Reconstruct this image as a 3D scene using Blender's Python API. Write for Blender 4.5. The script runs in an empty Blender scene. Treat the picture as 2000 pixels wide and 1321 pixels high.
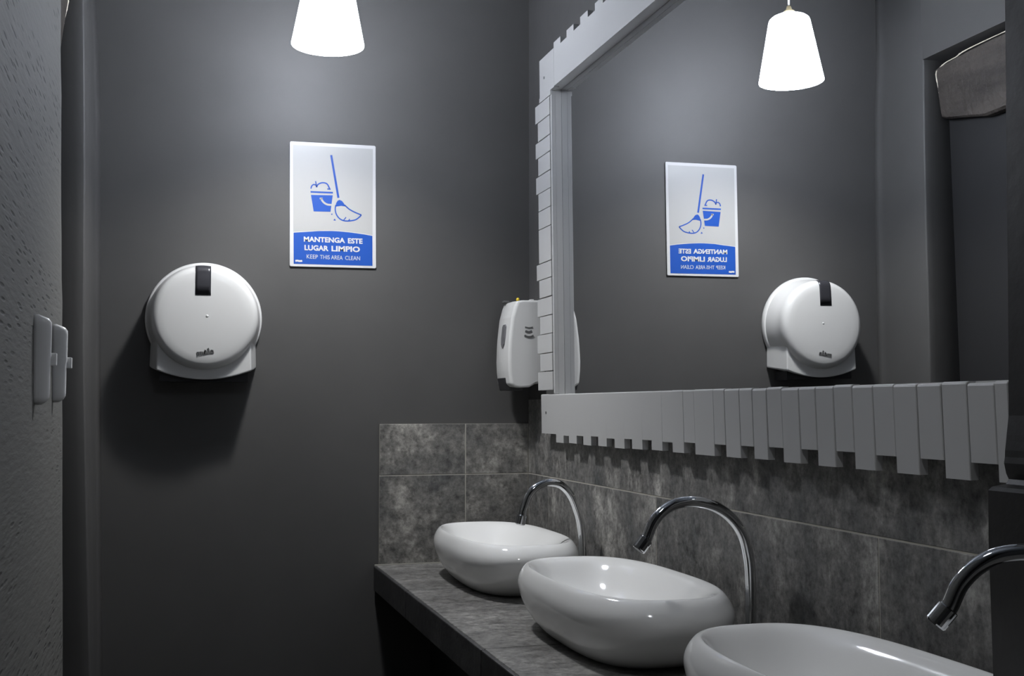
import bpy, bmesh, math, random
from mathutils import Vector, Matrix, noise

scene = bpy.context.scene
COL = scene.collection
H = 1.22                      # camera height above the floor; heights below are given relative to the camera

# ------------------------------------------------------------------ camera
F_PX, YAW, PITCH, ROLL = 2233.27, 0.2896, 0.0607, -0.0006
cam_data = bpy.data.cameras.new('camera')
cam_data.sensor_fit = 'HORIZONTAL'
cam_data.sensor_width = 36.0
cam_data.lens = 36.0 * F_PX / 2000.0
cam_data.clip_start = 0.02
cam = bpy.data.objects.new('camera', cam_data)
COL.objects.link(cam)
cy, sy, cp, sp = math.cos(YAW), math.sin(YAW), math.cos(PITCH), math.sin(PITCH)
fwd = Vector((sy * cp, cy * cp, sp))
rgt = Vector((cy, -sy, 0))
upv = rgt.cross(fwd)
r2 = math.cos(ROLL) * rgt + math.sin(ROLL) * upv
u2 = -math.sin(ROLL) * rgt + math.cos(ROLL) * upv
rot = Matrix((r2, u2, -fwd)).transposed().to_4x4()
cam.matrix_world = Matrix.Translation((0, -2.7055, H)) @ rot
scene.camera = cam

# ------------------------------------------------------------------ world, exposure
world = bpy.data.worlds.new('world')
scene.world = world
world.use_nodes = True
world.node_tree.nodes['Background'].inputs[0].default_value = (0.9, 0.95, 1.0, 1)
world.node_tree.nodes['Background'].inputs[1].default_value = 0.02
scene.view_settings.view_transform = 'Standard'
scene.view_settings.look = 'None'
scene.view_settings.exposure = 0.0
scene.view_settings.gamma = 1.0
scene.view_settings.use_curve_mapping = False
SHADE_POWER = 50.0            # glow of the opal pendant shades
SHADE_COLOUR = (0.84, 0.89, 1.0, 1)
BULB_POWER = 800.0            # bulbs inside the shades, open at the bottom
BULB_COLOUR = (1.0, 0.99, 0.97, 1)

# ------------------------------------------------------------------ materials
def new_mat(name, colour, rough=0.5, metallic=0.0, spec=0.5, coat=0.0):
    m = bpy.data.materials.new(name)
    m.use_nodes = True
    b = m.node_tree.nodes['Principled BSDF']
    b.inputs['Base Color'].default_value = (*colour, 1)
    b.inputs['Roughness'].default_value = rough
    b.inputs['Metallic'].default_value = metallic
    b.inputs['Specular IOR Level'].default_value = spec
    if coat:
        b.inputs['Coat Weight'].default_value = coat
        b.inputs['Coat Roughness'].default_value = 0.05
    return m

def add_noise(m, c1, c2, scale=8.0, detail=6.0, lo=0.35, hi=0.65, bump=0.0, bump_scale=None, dist=0.01,
              stretch=(1, 1, 1), rough=None):
    nt = m.node_tree
    b = nt.nodes['Principled BSDF']
    tc = nt.nodes.new('ShaderNodeTexCoord')
    mp = nt.nodes.new('ShaderNodeMapping')
    mp.inputs['Scale'].default_value = stretch
    nt.links.new(tc.outputs['Object'], mp.inputs['Vector'])
    n = nt.nodes.new('ShaderNodeTexNoise')
    n.inputs['Scale'].default_value = scale
    n.inputs['Detail'].default_value = detail
    n.inputs['Roughness'].default_value = 0.62
    nt.links.new(mp.outputs[0], n.inputs['Vector'])
    r = nt.nodes.new('ShaderNodeValToRGB')
    r.color_ramp.elements[0].position = lo
    r.color_ramp.elements[0].color = (*c1, 1)
    r.color_ramp.elements[1].position = hi
    r.color_ramp.elements[1].color = (*c2, 1)
    nt.links.new(n.outputs['Fac'], r.inputs['Fac'])
    nt.links.new(r.outputs['Color'], b.inputs['Base Color'])
    if bump:
        n2 = nt.nodes.new('ShaderNodeTexNoise')
        n2.inputs['Scale'].default_value = bump_scale or scale * 6
        n2.inputs['Detail'].default_value = 5
        nt.links.new(tc.outputs['Object'], n2.inputs['Vector'])
        bp = nt.nodes.new('ShaderNodeBump')
        bp.inputs['Strength'].default_value = bump
        bp.inputs['Distance'].default_value = dist
        nt.links.new(n2.outputs['Fac'], bp.inputs['Height'])
        nt.links.new(bp.outputs['Normal'], b.inputs['Normal'])
    return m, r

WALL = (0.078, 0.0765, 0.075)
M = {}
M['paint'] = new_mat('dark grey satin paint', WALL, 0.55, spec=0.4)
add_noise(M['paint'], tuple(c * 0.93 for c in WALL), tuple(c * 1.07 for c in WALL), 3.0, 4, 0.3, 0.7, 0.06, 22.0, 0.01)
M['recess'] = new_mat('charcoal door paint', (0.017, 0.017, 0.018), 0.6)
M['ceiling'] = new_mat('ceiling paint', (0.36, 0.38, 0.41), 0.8)
M['floor'] = new_mat('floor tile', (0.06, 0.06, 0.06), 0.5)
add_noise(M['floor'], (0.03, 0.03, 0.03), (0.08, 0.08, 0.078), 5, 6)
M['dark'] = new_mat('black brown jamb paint', (0.022, 0.020, 0.019), 0.5)
add_noise(M['dark'], (0.009, 0.0085, 0.008), (0.016, 0.015, 0.014), 9, 5, 0.3, 0.7, 0.15, 40, 0.006)
M['frame'] = new_mat('light grey frame paint', (0.45, 0.45, 0.445), 0.5)
M['plastic'] = new_mat('white dispenser plastic', (0.62, 0.62, 0.61), 0.28, coat=0.25)
M['plastic_grey'] = new_mat('grey handle plastic', (0.80, 0.80, 0.79), 0.35)
M['window'] = new_mat('smoked plastic', (0.035, 0.035, 0.04), 0.25)
M['sight'] = new_mat('grey translucent plastic', (0.16, 0.16, 0.17), 0.08, coat=0.6)
M['black'] = new_mat('black plastic', (0.02, 0.02, 0.022), 0.4)
M['logo'] = new_mat('grey print', (0.10, 0.10, 0.10), 0.5)
M['ceramic'] = new_mat('white glazed ceramic', (0.88, 0.88, 0.865), 0.09, coat=0.25)
M['chrome'] = new_mat('polished chrome', (0.62, 0.63, 0.64), 0.05, metallic=1.0)
M['steel_dark'] = new_mat('drain metal', (0.5, 0.5, 0.5), 0.15, metallic=1.0)
M['mirror'] = new_mat('mirror silvering', (0.86, 0.87, 0.88), 0.0, metallic=1.0)
M['screw'] = new_mat('screw head', (0.12, 0.12, 0.12), 0.4, metallic=0.6)
M['sign_white'] = new_mat('white sign plastic', (0.55, 0.55, 0.55), 0.35)
M['sign_field'] = new_mat('off white sign print', (0.40, 0.40, 0.39), 0.35)
M['sign_blue'] = new_mat('blue sign print', (0.014, 0.075, 0.36), 0.35)
M['yellow'] = new_mat('yellow plastic', (0.75, 0.55, 0.03), 0.4)
M['cord'] = new_mat('pale cord', (0.7, 0.68, 0.66), 0.5)
M['brass'] = new_mat('aged brass cap', (0.75, 0.62, 0.36), 0.35, metallic=0.6)
M['grout'] = new_mat('pale grout', (0.42, 0.40, 0.35), 0.85)

# rough plaster with pits
m = new_mat('rough grey plaster', (0.13, 0.13, 0.125), 0.75)
M['plaster'] = m
nt = m.node_tree
b = nt.nodes['Principled BSDF']
tc = nt.nodes.new('ShaderNodeTexCoord')
n1 = nt.nodes.new('ShaderNodeTexNoise'); n1.inputs['Scale'].default_value = 120; n1.inputs['Detail'].default_value = 8
n2 = nt.nodes.new('ShaderNodeTexNoise'); n2.inputs['Scale'].default_value = 7; n2.inputs['Detail'].default_value = 4
v1 = nt.nodes.new('ShaderNodeTexVoronoi'); v1.inputs['Scale'].default_value = 110
mp = nt.nodes.new('ShaderNodeMapping'); mp.inputs['Scale'].default_value = (1, 0.14, 1)
nt.links.new(tc.outputs['Object'], mp.inputs['Vector'])
for n in (n1, n2, v1):
    nt.links.new(mp.outputs[0], n.inputs['Vector'])
rp = nt.nodes.new('ShaderNodeValToRGB')
rp.color_ramp.elements[0].position = 0.16; rp.color_ramp.elements[0].color = (0, 0, 0, 1)
rp.color_ramp.elements[1].position = 0.34; rp.color_ramp.elements[1].color = (1, 1, 1, 1)
nt.links.new(v1.outputs['Distance'], rp.inputs['Fac'])
gate = nt.nodes.new('ShaderNodeMapRange')
gate.inputs['From Min'].default_value = 0.47; gate.inputs['From Max'].default_value = 0.60
nt.links.new(n2.outputs['Fac'], gate.inputs['Value'])
pit = nt.nodes.new('ShaderNodeMath'); pit.operation = 'MULTIPLY'
inv = nt.nodes.new('ShaderNodeMath'); inv.operation = 'SUBTRACT'; inv.inputs[0].default_value = 1.0
nt.links.new(rp.outputs['Color'], inv.inputs[1])
nt.links.new(inv.outputs[0], pit.inputs[0]); nt.links.new(gate.outputs[0], pit.inputs[1])
hsub = nt.nodes.new('ShaderNodeMath'); hsub.operation = 'SUBTRACT'
nt.links.new(n1.outputs['Fac'], hsub.inputs[0]); nt.links.new(pit.outputs[0], hsub.inputs[1])
bp_ = nt.nodes.new('ShaderNodeBump'); bp_.inputs['Strength'].default_value = 0.35; bp_.inputs['Distance'].default_value = 0.004
nt.links.new(hsub.outputs[0], bp_.inputs['Height'])
nt.links.new(bp_.outputs['Normal'], b.inputs['Normal'])
mx = nt.nodes.new('ShaderNodeMixRGB')
mx.inputs['Color1'].default_value = (0.125, 0.124, 0.115, 1); mx.inputs['Color2'].default_value = (0.05, 0.05, 0.048, 1)
nt.links.new(pit.outputs[0], mx.inputs['Fac'])
nt.links.new(mx.outputs[0], b.inputs['Base Color'])

# slate look tiles: mottled, each tile slightly different
def slate(name, dark, mid, light, stretch, rough=0.5):
    m = new_mat(name, mid, rough)
    nt = m.node_tree
    b = nt.nodes['Principled BSDF']
    tc = nt.nodes.new('ShaderNodeTexCoord')
    geo = nt.nodes.new('ShaderNodeNewGeometry')
    mp = nt.nodes.new('ShaderNodeMapping'); mp.inputs['Scale'].default_value = stretch
    add = nt.nodes.new('ShaderNodeVectorMath'); add.operation = 'ADD'
    sc = nt.nodes.new('ShaderNodeVectorMath'); sc.operation = 'SCALE'; sc.inputs['Scale'].default_value = 7.0
    comb = nt.nodes.new('ShaderNodeCombineXYZ')
    for i in range(3):
        nt.links.new(geo.outputs['Random Per Island'], comb.inputs[i])
    nt.links.new(comb.outputs[0], sc.inputs[0])
    nt.links.new(tc.outputs['Object'], mp.inputs['Vector'])
    nt.links.new(mp.outputs[0], add.inputs[0]); nt.links.new(sc.outputs[0], add.inputs[1])
    big = nt.nodes.new('ShaderNodeTexNoise'); big.inputs['Scale'].default_value = 9; big.inputs['Detail'].default_value = 9
    big.inputs['Roughness'].default_value = 0.68
    fine = nt.nodes.new('ShaderNodeTexNoise'); fine.inputs['Scale'].default_value = 75; fine.inputs['Detail'].default_value = 6
    fine.inputs['Roughness'].default_value = 0.7
    nt.links.new(add.outputs[0], big.inputs['Vector'])
    nt.links.new(tc.outputs['Object'], fine.inputs['Vector'])
    r = nt.nodes.new('ShaderNodeValToRGB')
    e = r.color_ramp.elements
    e[0].position = 0.34; e[0].color = (*dark, 1)
    e[1].position = 0.68; e[1].color = (*light, 1)
    k = e.new(0.52); k.color = (*mid, 1)
    nt.links.new(big.outputs['Fac'], r.inputs['Fac'])
    r2_ = nt.nodes.new('ShaderNodeValToRGB')
    r2_.color_ramp.elements[0].position = 0.3; r2_.color_ramp.elements[0].color = (0.42, 0.42, 0.42, 1)
    r2_.color_ramp.elements[1].position = 0.72; r2_.color_ramp.elements[1].color = (1.9, 1.9, 1.87, 1)
    nt.links.new(fine.outputs['Fac'], r2_.inputs['Fac'])
    mul = nt.nodes.new('ShaderNodeMixRGB'); mul.blend_type = 'MULTIPLY'; mul.inputs['Fac'].default_value = 1.0
    nt.links.new(r.outputs['Color'], mul.inputs['Color1']); nt.links.new(r2_.outputs['Color'], mul.inputs['Color2'])
    nt.links.new(mul.outputs[0], b.inputs['Base Color'])
    bp = nt.nodes.new('ShaderNodeBump'); bp.inputs['Strength'].default_value = 0.2; bp.inputs['Distance'].default_value = 0.003
    nt.links.new(fine.outputs['Fac'], bp.inputs['Height'])
    nt.links.new(bp.outputs['Normal'], b.inputs['Normal'])
    return m
M['tile'] = slate('slate look wall tile', (0.065, 0.068, 0.069), (0.150, 0.146, 0.140), (0.36, 0.35, 0.33), (1, 1, 0.55), 0.5)
M['tile_back'] = slate('slate look end tile', (0.075, 0.076, 0.076), (0.165, 0.160, 0.150), (0.36, 0.345, 0.32), (1.1, 1.1, 1.0), 0.5)
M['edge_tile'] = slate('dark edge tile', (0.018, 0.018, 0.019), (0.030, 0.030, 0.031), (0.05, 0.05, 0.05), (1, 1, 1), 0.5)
M['counter'] = slate('slate look counter tile', (0.085, 0.083, 0.08), (0.15, 0.147, 0.142), (0.25, 0.245, 0.235), (0.6, 1.3, 1), 0.45)

# dark old wood
m = new_mat('rough dark wood', (0.10, 0.085, 0.075), 0.7)
M['wood'] = m
add_noise(m, (0.018, 0.015, 0.013), (0.105, 0.09, 0.077), 14, 9, 0.3, 0.75, 0.7, 45, 0.012, (1, 0.18, 1))

M['worn'] = new_mat('pale worn paint', (0.80, 0.74, 0.60), 0.7)

M['sealant'] = new_mat('pale sealant', (0.36, 0.35, 0.31), 0.6)
# lit shade
m = bpy.data.materials.new('lit opal shade')
m.use_nodes = True
nt = m.node_tree
nt.nodes.clear()
em = nt.nodes.new('ShaderNodeEmission')
em.inputs['Color'].default_value = SHADE_COLOUR
em.inputs['Strength'].default_value = SHADE_POWER
out = nt.nodes.new('ShaderNodeOutputMaterial')
nt.links.new(em.outputs[0], out.inputs['Surface'])
M['shade'] = m
m = m.copy()
m.name = 'lit bulb'
for n in m.node_tree.nodes:
    if n.type == 'EMISSION':
        n.inputs['Color'].default_value = BULB_COLOUR
        n.inputs['Strength'].default_value = BULB_POWER
M['bulb'] = m

# ------------------------------------------------------------------ helpers
def tag(o, label=None, cat=None, group=None, kind=None):
    if label: o['label'] = label
    if cat: o['category'] = cat
    if group: o['group'] = group
    if kind: o['kind'] = kind
    return o

def base_of(o):
    v = Vector((0, 0, 0))
    while o is not None:
        v += o.location
        o = o.parent
    return v

def thing(name, loc, label, cat, group=None):
    o = bpy.data.objects.new(name, None)
    o.empty_display_size = 0.05
    COL.objects.link(o)
    o.location = loc
    return tag(o, label, cat, group)

def obj(name, bm, mat, parent=None, smooth=False, bevel=0.0, segs=2, origin=None, normals=True):
    if normals:
        bmesh.ops.recalc_face_normals(bm, faces=bm.faces[:])
    off = base_of(parent) if parent else Vector((0, 0, 0))
    loc = Vector(origin) - off if origin is not None else Vector((0, 0, 0))
    bmesh.ops.translate(bm, verts=bm.verts[:], vec=-(off + loc))
    me = bpy.data.meshes.new(name)
    bm.to_mesh(me)
    bm.free()
    me.materials.append(mat)
    for p in me.polygons:
        p.use_smooth = smooth
    o = bpy.data.objects.new(name, me)
    o.location = loc
    COL.objects.link(o)
    if parent:
        o.parent = parent
    if bevel:
        md = o.modifiers.new('bevel', 'BEVEL')
        md.width = bevel
        md.segments = segs
        md.limit_method = 'ANGLE'
        md.angle_limit = math.radians(40)
    return o

def struct(name, bm, mat, smooth=False, bevel=0.0, origin=None):
    o = obj(name, bm, mat, None, smooth, bevel, origin=origin)
    o['kind'] = 'structure'
    return o

def add_box(bm, x0, x1, y0, y1, z0, z1):
    vs = [bm.verts.new((x, y, z)) for x in (x0, x1) for y in (y0, y1) for z in (z0, z1)]
    for f in ((0, 1, 3, 2), (4, 6, 7, 5), (0, 4, 5, 1), (2, 3, 7, 6), (0, 2, 6, 4), (1, 5, 7, 3)):
        bm.faces.new([vs[i] for i in f])

def add_prism(bm, a, b):
    """loft between two matching point loops, capped"""
    va = [bm.verts.new(p) for p in a]
    vb = [bm.verts.new(p) for p in b]
    n = len(a)
    for i in range(n):
        j = (i + 1) % n
        bm.faces.new((va[i], va[j], vb[j], vb[i]))
    bm.faces.new(va[::-1])
    bm.faces.new(vb)

def add_tube(bm, path, radius, segs=20, cap=True):
    path = [Vector(p) for p in path]
    rings = []
    t0 = (path[1] - path[0]).normalized()
    ref = Vector((0, 1, 0)) if abs(t0.y) < 0.9 else Vector((1, 0, 0))
    nrm = t0.cross(ref).normalized()
    for i, p in enumerate(path):
        if i == 0: t = path[1] - path[0]
        elif i == len(path) - 1: t = path[-1] - path[-2]
        else: t = path[i + 1] - path[i - 1]
        t.normalize()
        nrm = (nrm - t * nrm.dot(t)).normalized()
        bi = t.cross(nrm)
        r = radius[i] if isinstance(radius, (list, tuple)) else radius
        rings.append([bm.verts.new(p + r * (math.cos(2 * math.pi * k / segs) * nrm + math.sin(2 * math.pi * k / segs) * bi))
                      for k in range(segs)])
    for a, c in zip(rings, rings[1:]):
        for k in range(segs):
            j = (k + 1) % segs
            bm.faces.new((a[k], a[j], c[j], c[k]))
    if cap:
        bm.faces.new(rings[0][::-1])
        bm.faces.new(rings[-1])

def add_lathe(bm, prof, centre, axis='Z', segs=48):
    """prof: list of (radius, along axis); radius 0 closes"""
    cx, cy_, cz = centre
    rings = []
    for r, h in prof:
        if r <= 1e-6:
            p = (cx, cy_, cz + h) if axis == 'Z' else (cx, cy_ + h, cz)
            rings.append([bm.verts.new(p)])
        else:
            ring = []
            for k in range(segs):
                a = 2 * math.pi * k / segs
                if axis == 'Z':
                    ring.append(bm.verts.new((cx + r * math.cos(a), cy_ + r * math.sin(a), cz + h)))
                else:
                    ring.append(bm.verts.new((cx + r * math.cos(a), cy_ + h, cz + r * math.sin(a))))
            rings.append(ring)
    for a, c in zip(rings, rings[1:]):
        for k in range(segs):
            j = (k + 1) % segs
            if len(a) == 1 and len(c) == 1: continue
            if len(a) == 1: bm.faces.new((a[0], c[j], c[k]))
            elif len(c) == 1: bm.faces.new((a[k], a[j], c[0]))
            else: bm.faces.new((a[k], a[j], c[j], c[k]))

def smooth_pts(pts, n=8, closed=False):
    """Catmull-Rom through the points"""
    P = [Vector(p) for p in pts]
    res = []
    N = len(P)
    for i in range(N if closed else N - 1):
        p0 = P[(i - 1) % N] if closed or i > 0 else P[0] * 2 - P[1]
        p1, p2 = P[i], P[(i + 1) % N]
        p3 = P[(i + 2) % N] if closed or i + 2 < N else P[-1] * 2 - P[-2]
        for k in range(n):
            t = k / n
            res.append(0.5 * ((2 * p1) + (p2 - p0) * t + (2 * p0 - 5 * p1 + 4 * p2 - p3) * t * t
                              + (3 * p1 - p0 - 3 * p2 + p3) * t * t * t))
    if not closed:
        res.append(P[-1])
    return res

# ------------------------------------------------------------------ room
XW = 0.851                    # painted right wall
CEIL = 1.18
YB = -3.6                     # wall behind the camera
bm = bmesh.new(); add_box(bm, -1.3, 2.2, YB - 0.1, 0.1, -H - 0.1, -H); bmesh.ops.translate(bm, verts=bm.verts[:], vec=(0, 0, H))
struct('floor', bm, M['floor'])
def zb(bm):
    bmesh.ops.translate(bm, verts=bm.verts[:], vec=(0, 0, H))
    return bm
bm = bmesh.new(); add_box(bm, -1.3, 2.2, YB - 0.1, 0.1, CEIL, CEIL + 0.1); struct('ceiling', zb(bm), M['ceiling'])
bm = bmesh.new(); add_box(bm, -0.6, XW + 0.1, 0.0, 0.1, -H, CEIL); struct('wall_back', zb(bm), M['paint'])
bm = bmesh.new(); add_box(bm, XW, XW + 0.1, YB, 0.0, -H, CEIL); struct('wall_right', zb(bm), M['paint'])
bm = bmesh.new(); add_box(bm, -1.3, 2.2, YB - 0.1, YB, -H, CEIL); struct('wall_front', zb(bm), M['paint'])

# left wall: short pilaster beside the back wall, with a soft uneven corner
cz = [(-1.22, -0.136, -0.122), (-0.5885, -0.1447, -0.146), (-0.23, -0.154, -0.160), (0.11, -0.162, -0.173),
      (0.4553, -0.169, -0.178), (0.637, -0.173, -0.182), (0.80, -0.180, -0.187), (0.95, -0.192, -0.192), (1.18, -0.198, -0.196)]
bm = bmesh.new()
rows = []
for z, xc, xo in cz:
    loop = [(xc + 0.012, 0.002), (xc + 0.003, -0.010), (xc - 0.001, -0.03), (xc * 0.5 + xo * 0.5, -0.11), (xo, -0.190), (xo - 0.001, -0.1935),
            (xo - 0.004, -0.195), (xo - 0.02, -0.195), (-0.34, -0.195), (-0.34, 0.002)]
    rows.append([bm.verts.new((x, y, z)) for x, y in loop])
for a, c in zip(rows, rows[1:]):
    n = len(a)
    for k in range(n):
        bm.faces.new((a[k], a[(k + 1) % n], c[(k + 1) % n], c[k]))
bm.faces.new(rows[0][::-1]); bm.faces.new(rows[-1])
struct('wall_left', zb(bm), M['paint'], smooth=True)
# wall over the recess
bm = bmesh.new(); add_box(bm, -0.34, -0.188, -0.62, -0.195, 0.885, CEIL); struct('wall_left', zb(bm), M['paint'])
# recessed dark door
bm = bmesh.new(); add_box(bm, -0.30, -0.262, -0.66, -0.195, -H, 0.885); struct('door_1', zb(bm), M['recess'])
# rough plaster wall nearest the camera, leaning a little
bm = bmesh.new()
YE = -0.60
rows = []
zs = [-1.22 + 2.40 * i / 60 for i in range(61)]
def plaster_x(z):
    pts = [(-1.22, -0.150), (-0.4543, -0.1666), (-0.0028, -0.1773), (0.3516, -0.1862), (0.7129, -0.1953), (1.18, -0.205)]
    for (z0, x0), (z1, x1) in zip(pts, pts[1:]):
        if z <= z1 + 1e-6:
            return x0 + (x1 - x0) * (z - z0) / (z1 - z0)
    return pts[-1][1]
for z in zs:
    x = plaster_x(z)
    w = 0.0016 * noise.noise(Vector((0, 3.1, z * 14))) + 0.0012 * noise.noise(Vector((5, 1, z * 40)))
    loop = [(-0.34, YE), (x - 0.012 + w, YE), (x - 0.004 + w, YE - 0.003), (x + w, YE - 0.012), (x, YE - 0.05), (x, -1.2), (x, -2.0), (x, -2.9), (x, YB), (-0.34, YB)]
    rows.append([bm.verts.new((a, c, z)) for a, c in loop])
for a, c in zip(rows, rows[1:]):
    n = len(a)
    for k in range(n):
        bm.faces.new((a[k], a[(k + 1) % n], c[(k + 1) % n], c[k]))
bm.faces.new(rows[0][::-1]); bm.faces.new(rows[-1])
struct('wall_left', zb(bm), M['plaster'], smooth=True)

# dark door jamb on the right, with a broken plaster edge
jz = [(-1.22, 0.795), (-0.3544, 0.7851), (-0.2655, 0.7842), (-0.1345, 0.7828), (-0.0828, 0.7838), (-0.0792, 0.7888), (-0.0782, 0.7961),
      (-0.0771, 0.8054), (-0.0721, 0.8087), (-0.0664, 0.8058), (-0.0561, 0.8036), (-0.050, 0.8048), (-0.0433, 0.8053), (-0.034, 0.8068), (-0.0279, 0.8076), (-0.0084, 0.8107),
      (0.0262, 0.8118), (0.1016, 0.8136), (0.2597, 0.8168), (0.4207, 0.8201), (0.60, 0.823), (1.18, 0.83)]
a = [(x, -1.74, z) for z, x in jz] + [(0.850, -1.74, 1.18), (0.850, -1.74, -1.22)]
c = [(x, -2.75, z) for z, x in jz] + [(0.850, -2.75, 1.18), (0.850, -2.75, -1.22)]
bm = bmesh.new(); add_prism(bm, a, c)
struct('trim_1', zb(bm), M['dark'])

# ------------------------------------------------------------------ wooden beam in the recess
bt = thing('wooden_beam', (-0.24, -0.2, 0.70 + H), 'rough dark wooden beam end set over the recessed door on the left', 'beam')
bm = bmesh.new()
rows = []
for i in range(25):
    y = -0.203 - 0.39 * i / 24
    taper = 0.012 if i == 0 else 0.0
    loop = []
    z0, z1, x0, x1 = 0.728 - 0.03 * min(1, i / 10), 0.862 + 0.012 * min(1, i / 12), -0.262, -0.217
    raw = []
    for k in range(10): raw.append((x1, z0 + (z1 - z0) * k / 10))
    for k in range(6): raw.append((x1 + (x0 - x1) * k / 6, z1))
    for k in range(10): raw.append((x0, z1 + (z0 - z1) * k / 10))
    for k in range(6): raw.append((x0 + (x1 - x0) * k / 6, z0))
    cxm, czm = (x0 + x1) / 2, (z0 + z1) / 2
    for x, z in raw:
        dx, dz = (x - cxm) / ((x1 - x0) / 2), (z - czm) / ((z1 - z0) / 2)
        k = 1.0 - 0.06 * max(0, abs(dx) ** 6 * abs(dz) ** 6) - taper * 3 * max(abs(dx), abs(dz)) ** 3
        nn = noise.noise(Vector((x * 30, y * 9, z * 30)))
        s = k + 0.025 * nn
        loop.append((cxm + (x - cxm) * (1 + (s - 1) * 0.6) - 0.016 * (z1 - z) / (z1 - z0) * (1 if x > cxm else 0.3), y, czm + (z - czm) * s))
    rows.append([bm.verts.new(p) for p in loop])
for a, c in zip(rows, rows[1:]):
    n = len(a)
    for k in range(n):
        bm.faces.new((a[k], a[(k + 1) % n], c[(k + 1) % n], c[k]))
bm.faces.new(rows[0][::-1]); bm.faces.new(rows[-1])
bo = obj('timber', zb(bm), M['wood'], bt, smooth=False)
bm = bmesh.new()
edge = [(-0.2335, -0.2035, 0.752), (-0.2290, -0.2045, 0.785), (-0.2240, -0.2050, 0.815), (-0.2190, -0.2055, 0.845), (-0.2200, -0.216, 0.8565), (-0.2170, -0.25, 0.8635), (-0.2165, -0.29, 0.8655),
        (-0.2165, -0.31, 0.8700), (-0.2160, -0.36, 0.8725), (-0.2160, -0.46, 0.8735), (-0.2160, -0.58, 0.8735)]
edge = smooth_pts(edge, 5)
add_tube(bm, [(p.x, p.y, p.z) for p in edge], [0.0013 + 0.0018 * abs(noise.noise(Vector((i * 0.37, 2, 0)))) for i in range(len(edge))], 8)
obj('worn_edge', zb(bm), M['worn'], bt, smooth=True)

# ------------------------------------------------------------------ tiled splashback and counter
ZC, ZG, ZT = -0.3713, -0.1612, -0.0384
XT = 0.846                    # face of the side tiles
YT = -0.006                   # face of the back tiles
def tile_panel(name, rects, plane):
    bm = bmesh.new()
    g = 0.0012
    for a0, a1, z0, z1 in rects:
        if plane == 'Y': add_box(bm, a0 + g, a1 - g, YT, -0.0005, z0 + g, z1 - g)
        else: add_box(bm, XT, XW - 0.0005, a0 + g, a1 - g, z0 + g, z1 - g)
    o = struct(name, zb(bm), M['tile_back' if plane == 'Y' else 'tile'], bevel=0.0008)
    bm = bmesh.new()
    A0, A1 = min(r[0] for r in rects), max(r[1] for r in rects)
    Z0, Z1 = min(r[2] for r in rects), max(r[3] for r in rects)
    if plane == 'Y': add_box(bm, A0 + 0.001, A1, YT + 0.0007, -0.0004, Z0, Z1 - 0.001)
    else: add_box(bm, XT + 0.0007, XW - 0.0004, A0, A1, Z0, Z1 - 0.001)
    obj('grout', zb(bm), M['grout'], o)
    return o
tile_panel('trim_2', [(0.4758, 0.6866, ZG, ZT), (0.6866, XT, ZG, ZT), (0.4758, 0.6866, ZC, ZG), (0.6866, XT, ZC, ZG)], 'Y')
ys = [YT, -0.1615, -0.780, -1.4604, -2.11, -2.76]
rects = []
for a, c in zip(ys, ys[1:]):
    rects.append((c, a, ZC, ZG))
ys2 = [YT, -1.75, -2.76]
for a, c in zip(ys2, ys2[1:]):
    rects.append((c, a, ZG, 0.02))
tile_panel('trim_3', rects, 'X')

ct = thing('vanity_counter', (0.66, -1.4, ZC - 0.06 + H), 'long grey slate tiled counter carrying the white basins', 'counter')
bm = bmesh.new()
yt = [0.0 + YT, -0.39, -0.98, -1.57, -2.16, -2.75]
for a, c in zip(yt, yt[1:]):
    add_box(bm, 0.470, XT - 0.001, c + 0.001, a - 0.001, ZC - 0.010, ZC)
obj('countertop', zb(bm), M['counter'], ct, bevel=0.0015)
bm = bmesh.new(); add_box(bm, 0.473, XT - 0.001, -2.74, YT - 0.001, ZC - 0.055, ZC - 0.0008); obj('grout', zb(bm), M['grout'], ct)
bm = bmesh.new()
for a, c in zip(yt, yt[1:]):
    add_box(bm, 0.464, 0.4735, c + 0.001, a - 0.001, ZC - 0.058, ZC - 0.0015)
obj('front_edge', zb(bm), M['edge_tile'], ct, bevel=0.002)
bm = bmesh.new(); add_box(bm, 0.466, XT - 0.001, YT - 0.0045, YT - 0.0008, ZC - 0.001, ZC + 0.0022); obj('sealant', zb(bm), M['sealant'], ct)
bm = bmesh.new(); add_box(bm, 0.60, 0.64, -2.74, YT - 0.001, -H, ZC - 0.056); obj('support_panel', zb(bm), M['black'], ct)

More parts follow.
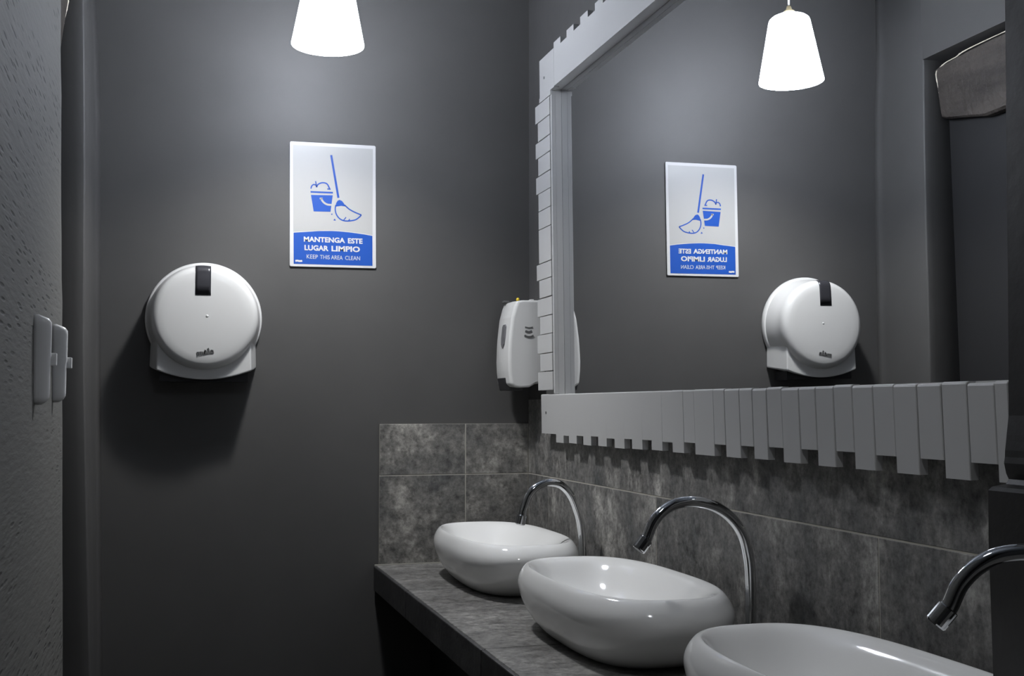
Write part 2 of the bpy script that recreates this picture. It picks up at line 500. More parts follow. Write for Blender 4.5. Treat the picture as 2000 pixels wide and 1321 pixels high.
# ------------------------------------------------------------------ basins
def sup(cx, cy_, a, b_, n, th):
    c, s = math.cos(th), math.sin(th)
    return (cx + a * math.copysign(abs(c) ** (2 / n), c), cy_ + b_ * math.copysign(abs(s) ** (2 / n), s))
BX, BA, BB, BH = 0.6798, 0.1239, 0.2673, 0.1063
BY = [-0.3497, -1.0015, -1.6652]
labels_b = ['white oval ceramic basin farthest along the counter, by the back wall',
            'white oval ceramic basin second from the back wall, partly overlapping the farthest one',
            'white oval ceramic basin nearest the viewer, beside the dark jamb']
def make_basin():
    t = thing('wash_basin', (BX, BY[0], ZC + H), labels_b[0], 'basin', 'white vessel basins on the counter')
    N = 96
    bm = bmesh.new()
    outer = [(0.0, .68), (.012, .70), (.05, .74), (.14, .815), (.26, .88), (.40, .942), (.54, .982), (.66, 1.0), (.77, .999), (.875, .968), (.945, .938), (.982, .914)]
    rings = []
    for zz, s in outer:
        rings.append([bm.verts.new((*sup(BX, BY[0], BA * s, BB * s, 2.9, 2 * math.pi * k / N), ZC + zz * BH)) for k in range(N)])
    # thin rim crest, then the shallow bowl (shifted to the front, leaving a wider deck by the tap)
    inner = [(.998, .899, .0), (1.0, .890, .0), (.988, .874, .02), (.945, .838, .06), (.82, .785, .10), (.63, .710, .12), (.46, .61, .13), (.34, .47, .13), (.27, .31, .13), (.242, .16, .13), (.235, .085, .13)]
    for zz, s, sh in inner:
        rings.append([bm.verts.new((*sup(BX - sh * 0.09, BY[0], BA * (s - sh * 0.35), BB * s, 2.8 if s > .5 else 2.3, 2 * math.pi * k / N), ZC + zz * BH)) for k in range(N)])
    for a, c in zip(rings, rings[1:]):
        for k in range(N):
            j = (k + 1) % N
            bm.faces.new((a[k], a[j], c[j], c[k]))
    bm.faces.new(rings[0][::-1]); bm.faces.new(rings[-1])
    bmesh.ops.translate(bm, verts=bm.verts[:], vec=(0, 0, H))
    o = obj('bowl', bm, M['ceramic'], t, smooth=True)
    sb = o.modifiers.new('subdivision', 'SUBSURF'); sb.levels = 1; sb.render_levels = 1
    bm = bmesh.new()
    add_lathe(bm, [(0.0, 0.0035), (0.012, 0.003), (0.019, 0.0015), (0.021, -0.003), (0.0, -0.003)], (BX - 0.0135, BY[0], ZC + .237 * BH), 'Z', 24)
    obj('drain', zb(bm), M['steel_dark'], t, smooth=True)
    return t

def copy_tree(o, parent=None):
    c = o.copy()
    COL.objects.link(c)
    if parent:
        c.parent = parent
        c.matrix_parent_inverse = o.matrix_parent_inverse.copy()
    for ch in list(o.children):
        copy_tree(ch, c)
    return c
basin = make_basin()
for i in (1, 2):
    c = copy_tree(basin)
    c.location = (BX, BY[i], ZC + H)
    c['label'] = labels_b[i]

# ------------------------------------------------------------------ taps
labels_t = ['chrome gooseneck tap behind the farthest basin, seen against the tiled corner',
            'chrome gooseneck tap behind the second basin, fully seen against the tiles',
            'chrome gooseneck tap over the nearest basin, only its spout showing beside the dark jamb']
BEND_SMALL = [(0.1304, -0.2222), (0.1280, -0.2120), (0.1258, -0.2032), (0.1158, -0.1786), (0.0995, -0.1610), (0.0766, -0.1525), (0.0531, -0.1549), (0.0364, -0.1655), (0.0231, -0.1825), (0.0135, -0.2046), (0.0055, -0.2313), (0.0015, -0.2600), (0.0, -0.2975)]
BEND_LARGE = [(0.1665, -0.1900), (0.1617, -0.1832), (0.1527, -0.1640), (0.1376, -0.1480), (0.1184, -0.1380), (0.0928, -0.1350), (0.0646, -0.1398), (0.0416, -0.1506), (0.0234, -0.1666), (0.0105, -0.1870), (0.0040, -0.2095), (0.0008, -0.2328), (0.0, -0.2659), (0.0, -0.312)]
def make_tap(i, bx, by, bend, swivel=0.0, dz=0.0):
    t = thing('basin_tap', (bx, by, ZC + H), labels_t[i], 'tap', 'gooseneck taps along the counter')
    cs, sn = math.cos(swivel), math.sin(swivel)
    pts = [(bx, by, ZC + 0.004), (bx, by, ZC + 0.04)]
    pts += [tuple(p) for p in smooth_pts([(bx - r * cs, by + r * sn, z + dz) for r, z in bend[::-1]], 5)]
    end = Vector(pts[-1]); d = (end - Vector(pts[-3])).normalized()
    bm = bmesh.new(); add_tube(bm, pts, 0.0080, 24)
    obj('spout_pipe', zb(bm), M['chrome'], t, smooth=True)
    bm = bmesh.new()
    e = end - d * 0.006
    add_tube(bm, [e, e + d * 0.001, e + d * 0.018, e + d * 0.0195], [0.0084, 0.0100, 0.0100, 0.0090], 24)
    obj('aerator', zb(bm), M['chrome'], t, smooth=False)
    bm = bmesh.new(); add_tube(bm, [e + d * 0.0185, e + d * 0.0199], 0.0078, 20)
    obj('outlet', zb(bm), M['black'], t)
    bm = bmesh.new()
    add_lathe(bm, [(0.0, 0.0), (0.022, 0.0), (0.022, 0.006), (0.016, 0.012), (0.0125, 0.016), (0.0125, 0.040), (0.0095, 0.044), (0.0, 0.044)], (bx, by, ZC), 'Z', 32)
    obj('base', zb(bm), M['chrome'], t, smooth=False)
    return t
make_tap(0, 0.810, -0.4907, BEND_SMALL)
make_tap(1, 0.810, -1.1975, BEND_LARGE)
make_tap(2, 0.815, -1.900, BEND_LARGE, 0.5, 0.006)

# ------------------------------------------------------------------ mirror with slatted frame (leans forward a little)
XM, TA, YBM = 0.8476, -0.0099, 0.0031
def mp_(y, z, t):
    return (XM + YBM * y + TA * z - t, y, z + H)
mt = thing('wall_mirror', (XM, -1.0, 0.03 + H), 'large wall mirror in a light grey frame of uneven wooden slats', 'mirror')
def mbox(bm, y0, y1, z0, z1, t0, t1, lean0=0.0, lean1=0.0, dz0=0.0, dz1=0.0):
    """block on the mirror plane; lean adds thickness at the bottom (0) or top (1) edge of its front"""
    lo = [mp_(y0, z0 + dz0, t0), mp_(y1, z0 + dz1, t0), mp_(y1, z0 + dz1, t1 + lean0), mp_(y0, z0 + dz0, t1 + lean0)]
    hi = [mp_(y0, z1, t0), mp_(y1, z1, t0), mp_(y1, z1, t1 + lean1), mp_(y0, z1, t1 + lean1)]
    add_prism(bm, lo, hi)
YI, YO_L, YO_S = -0.281, -0.165, -0.184
ZB, ZTI, ZTS, ZTL = 0.0295, 0.7215, 0.8055, 0.8195
YEND = -1.735
bm = bmesh.new(); mbox(bm, YEND, -0.26, 0.012, 0.735, -0.0016, 0.0); obj('mirror_glass', bm, M['mirror'], mt)
T0, T1, T2 = 0.0003, 0.014, 0.026
g = 0.0005
def lean_at(y): return 0.0003 + 0.0007 * min(1, max(0, (-y - 0.5) / 0.9))
# bottom
BOTTOM = [(-0.1877, -0.2406, -0.0593), (-0.2406, -0.2914, -0.0593), (-0.2914, -0.3419, -0.0773), (-0.3419, -0.3774, -0.0611), (-0.3774, -0.4265, -0.0764), (-0.4265, -0.4676, -0.0596), (-0.4676, -0.5133, -0.0775), (-0.5133, -0.5544, -0.0586), (-0.5544, -0.6008, -0.0767), (-0.6008, -0.6434, -0.0604), (-0.6434, -0.6932, -0.0777), (-0.6932, -0.731, -0.059), (-0.731, -0.7795, -0.0766), (-0.7795, -0.8214, -0.0586), (-0.8214, -0.8681, -0.0753), (-0.8681, -0.9109, -0.0597), (-0.9109, -0.9569, -0.076), (-0.9569, -0.999, -0.058), (-0.999, -1.0691, -0.0763), (-1.0691, -1.1075, -0.0579), (-1.1075, -1.1556, -0.0759), (-1.1556, -1.1957, -0.0575), (-1.1957, -1.2378, -0.075), (-1.2378, -1.2804, -0.0567), (-1.2804, -1.3269, -0.0762), (-1.3269, -1.3688, -0.0565), (-1.3688, -1.4119, -0.0768), (-1.4119, -1.4542, -0.0561), (-1.4542, -1.4985, -0.0767), (-1.4985, -1.5406, -0.0578), (-1.5406, -1.585, -0.077), (-1.585, -1.6281, -0.0583), (-1.6281, -1.6707, -0.078), (-1.6707, -1.7138, -0.0589), (-1.7138, YEND, -0.0771)]
rnd = random.Random(4)
bm = bmesh.new()
mbox(bm, YEND, YI, 0.0, ZB - 0.0015, T0, T1)
mbox(bm, YEND, -0.20, -0.050, 0.0, T0, T1)
obj('backing_board', bm, M['frame'], mt)
bm = bmesh.new()
for i, (ya, yb, zl) in enumerate(BOTTOM):
    top = ZB - 0.0012 * (-ya) ** 2 * 0.8 + rnd.uniform(-.0012, .0012) * min(1, max(0, (-ya - 0.75) / 0.45))
    far = min(1, max(0, (-ya - 0.75) / 0.45))
    gg = 0.00085 * far - 0.00005
    fr = rnd.uniform(-.0005, .0007) * far
    if i == 0: top = 0.0300
    ch = 0.0015 + 0.0010 * far      # worn top edge
    le = lean_at(ya)
    loops = []
    for z, t in ((zl, T2 + fr - le), (top - ch * 1.3, T2 + fr + le), (top - ch * 0.4, T2 + fr + le - ch * 0.45), (top, T2 + fr + le - ch * 1.5)):
        e = ch * 0.35 * far + 1e-5
        loops.append([bm.verts.new(p) for p in (mp_(yb + gg, z, T1), mp_(ya - gg, z, T1), mp_(ya - gg, z, t - e), mp_(ya - gg - e, z, t), mp_(yb + gg + e, z, t), mp_(yb + gg, z, t - e))])
    for a, c in zip(loops, loops[1:]):
        for k in range(6):
            bm.faces.new((a[k], a[(k + 1) % 6], c[(k + 1) % 6], c[k]))
    bm.faces.new(loops[0][::-1]); bm.faces.new(loops[-1])
obj('slats', bm, M['frame'], mt)
# left
LEFTZ = [0.709, 0.6659, 0.6205, 0.5822, 0.5392, 0.4979, 0.4556, 0.4127, 0.3328, 0.2946, 0.2518, 0.2096, 0.1675, 0.1236, 0.0821, 0.0385]
bm = bmesh.new(); mbox(bm, YI, -0.190, ZB, ZTI, T0, T1); obj('backing_board', bm, M['frame'], mt)
bm = bmesh.new()
mbox(bm, YI, YI + 0.008, ZB + 0.001, ZTI - 0.001, T1, T2 - 0.002)
for i in range(len(LEFTZ) - 1):
    z1, z0 = LEFTZ[i], LEFTZ[i + 1]
    yo = YO_L if i % 2 == 0 else YO_S
    if 0.33 < z0 < 0.42: yo = YO_S
    mbox(bm, YI + 0.010, yo, z0 + 0.0009, z1 - 0.0009, T1, T2 + rnd.uniform(-.0006, .0006))
obj('slats', bm, M['frame'], mt, bevel=0.0007)
# top
bm = bmesh.new(); mbox(bm, YEND, YI, ZTI + 0.001, 0.800, T0, T1); mbox(bm, YI, -0.215, ZTI + 0.001, 0.795, T0, T1); obj('backing_board', bm, M['frame'], mt)
bm = bmesh.new()
lo = [mp_(YI, 0.709, T1), mp_(-0.1995, 0.709, T1), mp_(-0.1995, 0.709, T2), mp_(YI, 0.709, T2)]
mbox(bm, YI - 0.0264, -0.2025, ZTI - 0.0015, 0.8085, T1, T2)
y = -0.3082
i = 0
while y > YEND:
    w = 0.0465 if i % 2 == 0 else 0.0345
    if i % 2 == 0 and i > 0: w = 0.0455
    if i % 2: w = 0.042
    y2 = max(YEND, y - w)
    z1 = (0.8195 + rnd.uniform(-.0008, .0008)) if i % 2 == 0 else 0.8048
    mbox(bm, y2, y, ZTI, z1, T1, T2)
    y = y2
    i += 1
obj('slats', bm, M['frame'], mt)
# corner board that the top left slat row starts from, and its screws
bm = bmesh.new(); mbox(bm, YI + 0.0005, -0.1985, 0.7095, ZTI - 0.0016, T1, T2); obj('corner_block', bm, M['frame'], mt)
for (yy, zz) in ((-0.2365, 0.760), (-0.222, -0.012)):
    bm = bmesh.new()
    c0 = Vector(mp_(yy, zz, T2 - 0.0004)); 
    add_tube(bm, [c0, c0 + Vector((-0.0010, 0, 0))], 0.0032, 14)
    obj('screw', bm, M['screw'], mt)

# ------------------------------------------------------------------ pendant lamps
def pendant(x, y, z, label, dim=1.0):
    shade_m, bulb_m = M['shade'], M['bulb']
    if dim != 1.0:                     # a weaker bulb
        shade_m, bulb_m = shade_m.copy(), bulb_m.copy()
        for mm in (shade_m, bulb_m):
            for n in mm.node_tree.nodes:
                if n.type == 'EMISSION': n.inputs['Strength'].default_value *= dim
    t = thing('pendant_lamp', (x, y, z + H), label, 'lamp', 'pendant lamps along the room')
    bm = bmesh.new()
    add_lathe(bm, [(0.0, 0.1575), (0.012, 0.157), (0.034, 0.1515), (0.0445, 0.142), (0.0585, 0.075), (0.0722, 0.002), (0.0732, 0.0), (0.0743, 0.0), (0.0745, 0.002), (0.0605, 0.075), (0.0478, 0.142), (0.0455, 0.148), (0.039, 0.1535),
                   (0.026, 0.1590), (0.014, 0.1625), (0.0, 0.164)], (x, y, z), 'Z', 64)
    obj('lamp_shade', zb(bm), shade_m, t, smooth=True)
    bm = bmesh.new()
    add_lathe(bm, [(0.0, 0.1645), (0.0135, 0.1640), (0.0125, 0.168), (0.007, 0.172), (0.005, 0.180), (0.0, 0.182)], (x, y, z), 'Z', 24)
    obj('cap', zb(bm), M['brass'], t, smooth=True)
    bm = bmesh.new()
    add_lathe(bm, [(0.0, -0.028), (0.012, -0.0253), (0.0215, -0.018), (0.027, -0.007), (0.0275, 0.005), (0.023, 0.018), (0.015, 0.032), (0.013, 0.05), (0.013, 0.075), (0.0, 0.076)], (x, y, z + 0.068), 'Z', 20)
    obj('bulb', zb(bm), bulb_m, t, smooth=True)
    bm = bmesh.new(); add_tube(bm, [(x, y, z + 0.178), (x - 0.001, y, z + 0.25), (x, y, CEIL - 0.015)], 0.0022, 10)
    obj('cord', zb(bm), M['cord'], t, smooth=True)
    bm = bmesh.new(); add_lathe(bm, [(0.0, -0.03), (0.02, -0.03), (0.045, -0.006), (0.045, 0.0), (0.0, 0.0)], (x, y, CEIL), 'Z', 32)
    obj('ceiling_rose', zb(bm), M['cord'], t, smooth=True)
    return t
pendant(0.2997, -0.3655, 0.7493, 'lit white tapered pendant lamp hanging in front of the back wall above the sign')
pendant(0.2997, -1.86, 0.7493, 'lit white tapered pendant lamp nearer the viewer, over the nearest basin', 0.24)

# ------------------------------------------------------------------ toilet roll dispenser
DX, DZ = 0.070, 0.200
dt = thing('toilet_roll_dispenser', (DX, 0.0, DZ - 0.14 + H), 'round white toilet roll dispenser on the back wall beside the sign', 'dispenser')
bm = bmesh.new()
add_lathe(bm, [(0.0, -0.0005), (0.1285, -0.0005), (0.1295, -0.004), (0.1290, -0.012), (0.1265, -0.016), (0.122, -0.017)], (DX, 0, DZ + 0.002), 'Y', 96)
obj('back_plate', zb(bm), M['plastic'], dt, smooth=True)
bm = bmesh.new()
add_lathe(bm, [(0.1255, -0.010), (0.1235, -0.030), (0.1195, -0.052), (0.1165, -0.066), (0.1165, -0.074), (0.1155, -0.082), (0.1125, -0.090), (0.107, -0.0955), (0.100, -0.0980), (0.085, -0.0992), (0.05, -0.1000), (0.0, -0.1002)], (DX, 0, DZ), 'Y', 128)
obj('cover', zb(bm), M['plastic'], dt, smooth=True)
# skirt with curved bottom edge
bm = bmesh.new()
def skirt_loop(w, zt, ze, zm, y, xo=0.0):
    pts = [(DX + xo - w * 0.97, y, zt), (DX + xo - w, y, ze)]
    n = 24
    for k in range(1, n):
        s = -1 + 2 * k / n
        pts.append((DX + xo + w * s, y, zm + (ze - zm) * s * s))
    pts += [(DX + xo + w, y, ze), (DX + xo + w * 0.97, y, zt)]
    return pts
loops = [skirt_loop(0.118, 0.20, 0.092, 0.082, -0.001), skirt_loop(0.113, 0.20, 0.088, 0.072, -0.030), skirt_loop(0.104, 0.20, 0.083, 0.063, -0.070), skirt_loop(0.1015, 0.20, 0.083, 0.062, -0.080)]
L = [[bm.verts.new(p) for p in l] for l in loops]
for a, c in zip(L, L[1:]):
    n = len(a)
    for k in range(n):
        bm.faces.new((a[k], a[(k + 1) % n], c[(k + 1) % n], c[k]))
bm.faces.new(L[0][::-1]); bm.faces.new(L[-1])
obj('skirt', zb(bm), M['plastic'], dt, bevel=0.003, segs=3)
bm = bmesh.new(); add_box(bm, DX - 0.095, DX + 0.095, -0.066, -0.004, 0.058, 0.080); obj('paper_slot', zb(bm), M['black'], dt)
# smoked strip over the top of the cover
bm = bmesh.new()
prof = [(0.0485, -0.1001), (0.07, -0.0996), (0.085, -0.0992), (0.100, -0.0980), (0.107, -0.0955), (0.1125, -0.090), (0.1155, -0.082), (0.1165, -0.074), (0.1168, -0.066)]
o_ = 0.0009
rows = []
for r, yv in prof:
    row = []
    for k in range(7):
        xx = -0.0165 + 0.033 * k / 6
        zz = math.sqrt(max(0, (r + (o_ if yv > -0.097 else 0)) ** 2 - xx * xx)) if r > 0.09 else r
        row.append(bm.verts.new((DX - 0.0055 + xx, yv - (o_ if r < 0.114 else 0), DZ + zz)))
    rows.append(row)
for a, c in zip(rows, rows[1:]):
    for k in range(6):
        bm.faces.new((a[k], a[k + 1], c[k + 1], c[k]))
w_ = obj('level_window', zb(bm), M['window'], dt, smooth=True)
sd = w_.modifiers.new('solid', 'SOLIDIFY'); sd.thickness = 0.002; sd.offset = -1
# small centre dimple and printed mark
bm = bmesh.new(); add_lathe(bm, [(0.0, -0.0012), (0.002, -0.001), (0.0032, 0.0), (0.0, 0.0006)], (DX + 0.004, -0.1001, DZ + 0.002), 'Y', 16)
obj('dimple', zb(bm), M['plastic'], dt, smooth=True)

def ribbon(bm, pts, width, place, y0, y1):
    """flat raised stroke through 2-D pts, placed by place(u, v, y)"""
    P = [Vector((p[0], p[1])) for p in pts]
    L_, R_ = [], []
    for i, p in enumerate(P):
        t = (P[min(i + 1, len(P) - 1)] - P[max(i - 1, 0)])
        if t.length < 1e-9: t = Vector((1, 0))
        t.normalize()
        nrm = Vector((-t.y, t.x))
        w = (width[i] if isinstance(width, (list, tuple)) else width) / 2
        L_.append(p + nrm * w); R_.append(p - nrm * w)
    poly = L_ + R_[::-1]
    n = len(P)
    f = [bm.verts.new(place(q.x, q.y, y1)) for q in poly]
    k = [bm.verts.new(place(q.x, q.y, y0)) for q in poly]
    m2 = len(poly)
    for i in range(n - 1):
        bm.faces.new((f[i], f[i + 1], f[m2 - 2 - i], f[m2 - 1 - i]))
    for i in range(m2):
        j = (i + 1) % m2
        bm.faces.new((f[i], k[i], k[j], f[j]))

bm = bmesh.new()
ca, sa = math.cos(0.16), math.sin(0.16)
def lp(u, v, y): return (DX + 0.001 + u * ca - v * sa, y, DZ - 0.0785 + u * sa + v * ca)
for st in ([(-.017, .003), (-.0165, -.004)], [(-.017, .0025), (-.0135, .003), (-.0125, -.004)], [(-.0125, .002), (-.009, .003), (-.0085, -.004)],
           [(-.006, .003), (-.005, -.003), (-.0025, -.003), (-.002, .003), (-.002, -.004)], [(.0005, .006), (.001, -.003), (.003, -.003)],
           [(-.001, .003), (.003, .003)], [(.005, .003), (.005, -.004)], [(.0055, .0065), (.009, .008)], [(.0085, .006), (.0085, -.004)],
           [(.012, .002), (.0145, .003), (.016, 0), (.0145, -.003), (.012, -.003), (.0115, 0), (.0125, .003)], [(.0165, .003), (.017, -.004)]):
    ribbon(bm, st, 0.0022, lp, -0.0990, -0.1006)
obj('printed_mark', zb(bm), M['logo'], dt)

# ------------------------------------------------------------------ soap dispenser on the right wall
sx_ = thing('soap_dispenser', (0.80, -0.095, 0.045 + H), 'white soap dispenser fixed in the corner, half hidden by the mirror frame', 'dispenser')
prof = [(0.8458, 0.056), (0.8246, 0.057), (0.8073, 0.0475), (0.785, 0.0465), (0.7712, 0.0487), (0.7625, 0.055),
        (0.7590, 0.085), (0.7580, 0.1076), (0.7590, 0.14), (0.7603, 0.1622), (0.7632, 0.19), (0.7660, 0.2116), (0.7725, 0.236), (0.7780, 0.2503),
        (0.79, 0.2528), (0.815, 0.2535), (0.8458, 0.2535)]
def soap_loop(y, grow, top):
    return [(x - (grow if x < 0.78 else 0) , y, z + (top if z > 0.2 else 0)) for x, z in prof]
bm = bmesh.new()
L = [[bm.verts.new(p) for p in soap_loop(y, gr, tp)] for y, gr, tp in ((-0.140, -0.002, -0.0015), (-0.134, 0.002, 0.0), (-0.105, 0.0045, 0.001), (-0.085, 0.0052, 0.001), (-0.062, 0.0045, 0.001), (-0.036, 0.002, 0.0), (-0.030, -0.002, -0.0015))]
for a, c in zip(L, L[1:]):
    n = len(a)
    for k in range(n):
        bm.faces.new((a[k], a[(k + 1) % n], c[(k + 1) % n], c[k]))
bm.faces.new(L[0][::-1]); bm.faces.new(L[-1])
obj('housing', zb(bm), M['plastic'], sx_, bevel=0.004, segs=3)
# sight window on the front
bm = bmesh.new()
pts = [(-0.112, 0.192), (-0.106, 0.197), (-0.090, 0.197), (-0.084, 0.192), (-0.083, 0.165), (-0.086, 0.150), (-0.094, 0.141), (-0.102, 0.141), (-0.110, 0.150), (-0.113, 0.165)]
def sx_front(z): return 0.7585 - 0.0042 + 0.16 * max(0, z - 0.150) ** 1.15 + 0.0005
add_prism(bm, [(0.765, y, z) for y, z in pts], [(sx_front(z) - 0.0025, y, z) for y, z in pts])
obj('sight_window', zb(bm), M['sight'], sx_, bevel=0.001)
bm = bmesh.new()
add_prism(bm, [(0.7575, -0.112, 0.040), (0.7575, -0.058, 0.040), (0.800, -0.058, 0.040), (0.800, -0.112, 0.040)],
          [(0.7515, -0.112, 0.070), (0.7515, -0.058, 0.070), (0.800, -0.058, 0.070), (0.800, -0.112, 0.070)])
obj('push_lever', zb(bm), M['black'], sx_, bevel=0.002)
lk = bmesh.new()
def lock_place(u, v, y): return (0.8060 + u, y, 0.1765 + v)
ribbon(lk, smooth_pts([(-.0095, .0125), (0, .0108), (.0095, .0125)], 6), 0.0030, lock_place, -0.1385, -0.1408)
ribbon(lk, smooth_pts([(-.0090, .0030), (0, .0005), (.0075, .0035)], 6), 0.0056, lock_place, -0.1385, -0.1405)
ribbon(lk, smooth_pts([(-.0110, -.0070), (-.006, -.0098), (0, -.0106), (.006, -.0098), (.0110, -.0070)], 6), 0.0042, lock_place, -0.1385, -0.1412)
obj('lock_marks', zb(lk), M['logo'], sx_)
bm = bmesh.new(); add_lathe(bm, [(0.0, 0.0), (0.0036, 0.0), (0.0042, 0.003), (0.003, 0.0065), (0.0, 0.0075)], (0.788, -0.11, 0.2535), 'Z', 16)
obj('indicator', zb(bm), M['yellow'], sx_, smooth=True)
bm = bmesh.new(); add_box(bm, 0.765, 0.781, -0.066, -0.05, 0.2515, 0.2575); obj('latch', zb(bm), M['logo'], sx_, bevel=0.002)
bm = bmesh.new(); add_box(bm, 0.8165, 0.8260, -0.118, -0.104, 0.2530, 0.2575); obj('tab', zb(bm), M['plastic'], sx_, bevel=0.0015)

# ------------------------------------------------------------------ cleaning sign
SX, SZ, SW, SH, SR = 0.3622, 0.4800, 0.2044, 0.297, 0.0104
st = thing('cleaning_sign', (SX, 0, SZ + H), 'white and blue sign with bucket and broom on the dark back wall', 'sign')
csr, ssr = math.cos(SR), math.sin(SR)
TL, TR, BL, BR = (120, 118), (888, 163), (112, 1238), (885, 1252)
def px(x, y):
    """point of the printed artwork -> metres from the sign centre"""
    s = t = 0.5
    for _ in range(6):
        xl = TL[0] + (BL[0] - TL[0]) * t; xr = TR[0] + (BR[0] - TR[0]) * t
        s = (x - xl) / (xr - xl)
        yt_ = TL[1] + (TR[1] - TL[1]) * s; yb_ = BL[1] + (BR[1] - BL[1]) * s
        t = (y - yt_) / (yb_ - yt_)
    return ((s - 0.5) * SW, (0.5 - t) * SH)
def sp_(u, v, y): return (SX + u * csr - v * ssr, y, SZ + u * ssr + v * csr)
def sheet(bm, poly, y0, y1, conv=True):
    q = [px(*p) if conv else p for p in poly]
    f = [bm.verts.new(sp_(u, v, y1)) for u, v in q]
    k = [bm.verts.new(sp_(u, v, y0)) for u, v in q]
    bm.faces.new(f)
    for i in range(len(q)):
        j = (i + 1) % len(q)
        bm.faces.new((f[i], k[i], k[j], f[j]))
def rrect(w, h, r, n=6):
    pts = []
    for cx, cy_, a0 in ((w - r, h - r, 0), (-w + r, h - r, 90), (-w + r, -h + r, 180), (w - r, -h + r, 270)):
        for k in range(n + 1):
            a = math.radians(a0 + 90 * k / n)
            pts.append((cx + r * math.cos(a), cy_ + r * math.sin(a)))
    return pts
bm = bmesh.new(); sheet(bm, rrect(SW / 2, SH / 2, 0.004), -0.0002, -0.0040, False); obj('plate', zb(bm), M['sign_white'], st, bevel=0.0008)
bm = bmesh.new()
sheet(bm, [(148, 150), (862, 192), (853, 958), (790, 946), (700, 934), (550, 918), (430, 915), (300, 921), (146, 931)], -0.0039, -0.0043)
obj('printed_field', zb(bm), M['sign_field'], st)
bm = bmesh.new()
sheet(bm, [(148, 938), (220, 933), (300, 928), (365, 923), (430, 922), (490, 922), (550, 925), (625, 932), (700, 941), (780, 952), (852, 965), (851, 1230), (147, 1215)], -0.0039, -0.0043)
obj('blue_band', zb(bm), M['sign_blue'], st)
def stroke(bm, pts, w, y0=-0.0042, y1=-0.0047, sm=True):
    q = [px(*p) for p in pts]
    if sm and len(q) > 2:
        q = [(v.x, v.y) for v in smooth_pts([Vector((a, c, 0)) for a, c in q], 6)]
    ribbon(bm, q, w * SW / 770, sp_, y0, y1)
bm = bmesh.new()
stroke(bm, [(485, 245), (515, 430), (547, 627)], 19)
sheet(bm, [(522, 706), (526, 675), (540, 652), (556, 645), (578, 654), (594, 674), (612, 704), (572, 698)], -0.0042, -0.0047)
stroke(bm, [(523, 690), (518, 735), (532, 782), (565, 818), (615, 833), (690, 825), (728, 803), (753, 779)], 11)
stroke(bm, [(753, 779), (700, 758), (650, 732), (618, 706), (602, 690)], 11)
stroke(bm, [(592, 826), (604, 812), (615, 800)], 8)
stroke(bm, [(636, 830), (648, 816)], 8)
sheet(bm, [(500, 828), (512, 812), (524, 830)], -0.0042, -0.0047)
sheet(bm, [(480, 774), (488, 765), (495, 774), (487, 780)], -0.0042, -0.0047)
obj('broom_picture', zb(bm), M['sign_blue'], st)
bm = bmesh.new()
sheet(bm, [(303, 601), (497, 604), (475, 751), (326, 748)], -0.0042, -0.0046)
sheet(bm, [(299, 566), (499, 574), (498, 589), (300, 581)], -0.0042, -0.0046)
stroke(bm, [(303, 545), (310, 522), (328, 508), (350, 514)], 11)
stroke(bm, [(345, 478), (350, 508), (352, 532)], 10)
stroke(bm, [(352, 532), (368, 506), (405, 492), (445, 502), (470, 545)], 12)
stroke(bm, [(448, 548), (478, 550)], 10)
obj('bucket_picture', zb(bm), M['sign_blue'], st)
bm = bmesh.new()
stroke(bm, [(392, 632), (412, 664), (446, 686), (492, 691)], 17, -0.0045, -0.0050)
stroke(bm, [(392, 626), (393, 640)], 26, -0.0045, -0.0050, False)
obj('bucket_handle_picture', zb(bm), M['sign_field'], st)
def word(text, x0, x1, ybase0, ybase1, height, bold):
    cu = bpy.data.curves.new('text', 'FONT')
    cu.body = text
    cu.size = 1.0
    cu.offset = bold
    cu.resolution_u = 3
    to = bpy.data.objects.new('text', cu)
    me = bpy.data.meshes.new_from_object(to)
    xs = [v.co.x for v in me.vertices]; ysv = [v.co.y for v in me.vertices]
    xa, xb, ya, yb_ = min(xs), max(xs), min(ysv), max(ysv)
    b_ = bmesh.new(); b_.from_mesh(me)
    for v in b_.verts:
        s = (v.co.x - xa) / (xb - xa); t = (v.co.y - ya) / (yb_ - ya)
        u, w = px(x0 + (x1 - x0) * s, ybase0 + (ybase1 - ybase0) * s - height * t)
        v.co = sp_(u, w, -0.0043)
    ex = bmesh.ops.extrude_face_region(b_, geom=b_.faces[:])
    bmesh.ops.translate(b_, verts=[e for e in ex['geom'] if isinstance(e, bmesh.types.BMVert)], vec=(0, -0.0005, 0))
    bpy.data.objects.remove(to); bpy.data.curves.remove(cu); bpy.data.meshes.remove(me)
    return b_
def line(name, words):
    bm = bmesh.new()
    for w in words:
        b_ = word(*w)
        tmp = bpy.data.meshes.new('t'); b_.to_mesh(tmp); b_.free()
        bm.from_mesh(tmp); bpy.data.meshes.remove(tmp)
    return obj(name, zb(bm), M['sign_white'], st)
line('lettering', [('MANTENGA', 237, 604, 1018, 1030, 47, 0.035), ('ESTE', 630, 762, 1032, 1036, 47, 0.035)])
line('lettering', [('LUGAR', 243, 456, 1094, 1102, 48, 0.035), ('LIMPIO', 482, 738, 1103, 1110, 50, 0.035)])
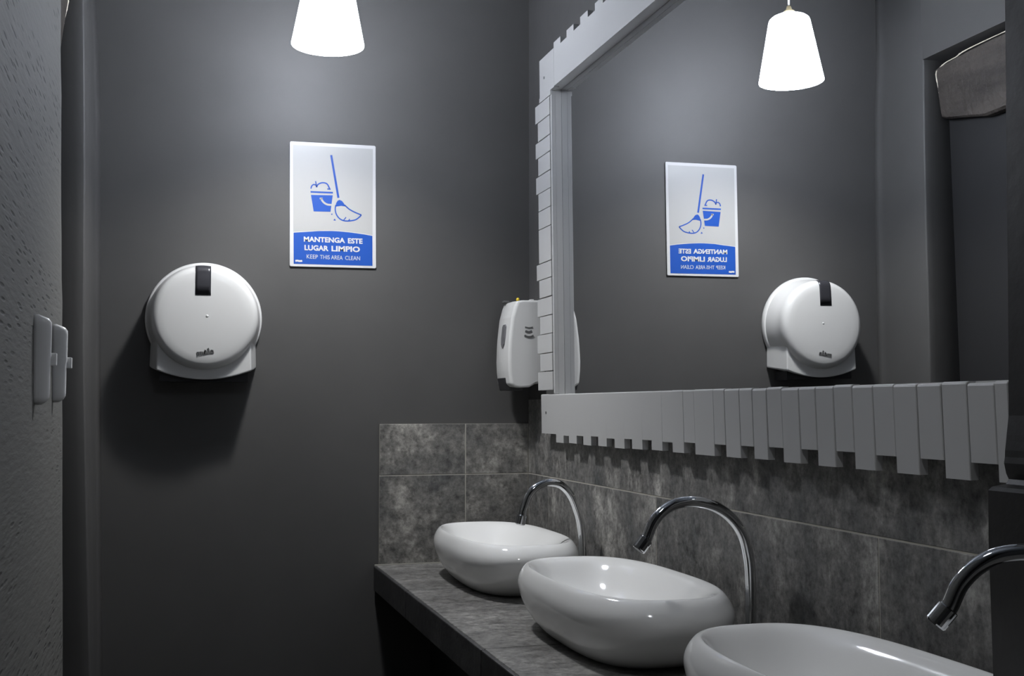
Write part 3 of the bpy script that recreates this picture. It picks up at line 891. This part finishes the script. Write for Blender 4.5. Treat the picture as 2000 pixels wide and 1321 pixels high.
line('lettering', [('KEEP', 262, 360, 1167, 1171, 36, 0.0), ('THIS', 380, 466, 1171, 1174, 36, 0.0), ('AREA', 478, 582, 1174, 1178, 36, 0.0), ('CLEAN', 604, 738, 1178, 1182, 36, 0.0)])
bm = bmesh.new(); stroke(bm, [(162, 1190), (180, 1187), (198, 1191), (222, 1189)], 16, -0.0042, -0.0047); obj('printed_mark', zb(bm), M['sign_white'], st)

# ------------------------------------------------------------------ pull handles on the plaster wall
def make_handle(y, zc, label, s=1.0):
    x = plaster_x(zc)
    t = thing('pull_handle', (x, y, zc + H), label, 'handle', 'grey plastic handles on the left wall')
    bm = bmesh.new()
    hh = 0.0615
    prof = []
    n = 10
    rows = []
    for i in range(25):
        f = -1 + 2 * i / 24
        z = zc + hh * f
        e = max(0.0, (abs(f) - 0.80) / 0.20)
        d = 0.0215 * math.sqrt(max(0.06, 1 - e * e)) if f > 0 else 0.0205 * math.sqrt(max(0.25, 1 - 0.75 * e * e))
        w = 0.0085 * math.sqrt(max(0.2, 1 - 0.8 * e * e))
        loop = []
        for k in range(12):
            a = math.pi * k / 11
            loop.append((x + 0.004 + (d - 0.004) * math.sin(a) ** 0.85, y - w * math.cos(a), z))
        loop += [(x - 0.002, y + w * 0.9, z), (x - 0.002, y - w * 0.9, z)]
        rows.append([bm.verts.new(p) for p in loop])
    for a, c in zip(rows, rows[1:]):
        m_ = len(a)
        for k in range(m_):
            bm.faces.new((a[k], a[(k + 1) % m_], c[(k + 1) % m_], c[k]))
    bm.faces.new(rows[0][::-1]); bm.faces.new(rows[-1])
    obj('grip', zb(bm), M['plastic_grey'], t, smooth=True)
    bm = bmesh.new(); add_box(bm, x + 0.012, x + 0.0275, y + 0.004, y + 0.018, zc - 0.0075, zc + 0.0095)
    obj('tab', zb(bm), M['plastic_grey'], t, bevel=0.001)
    return t
make_handle(-1.028, 0.0655, 'larger light grey pull handle, farther from the edge of the plaster wall')
make_handle(-0.775, 0.0700, 'smaller looking light grey pull handle overlapping the edge of the plaster wall')
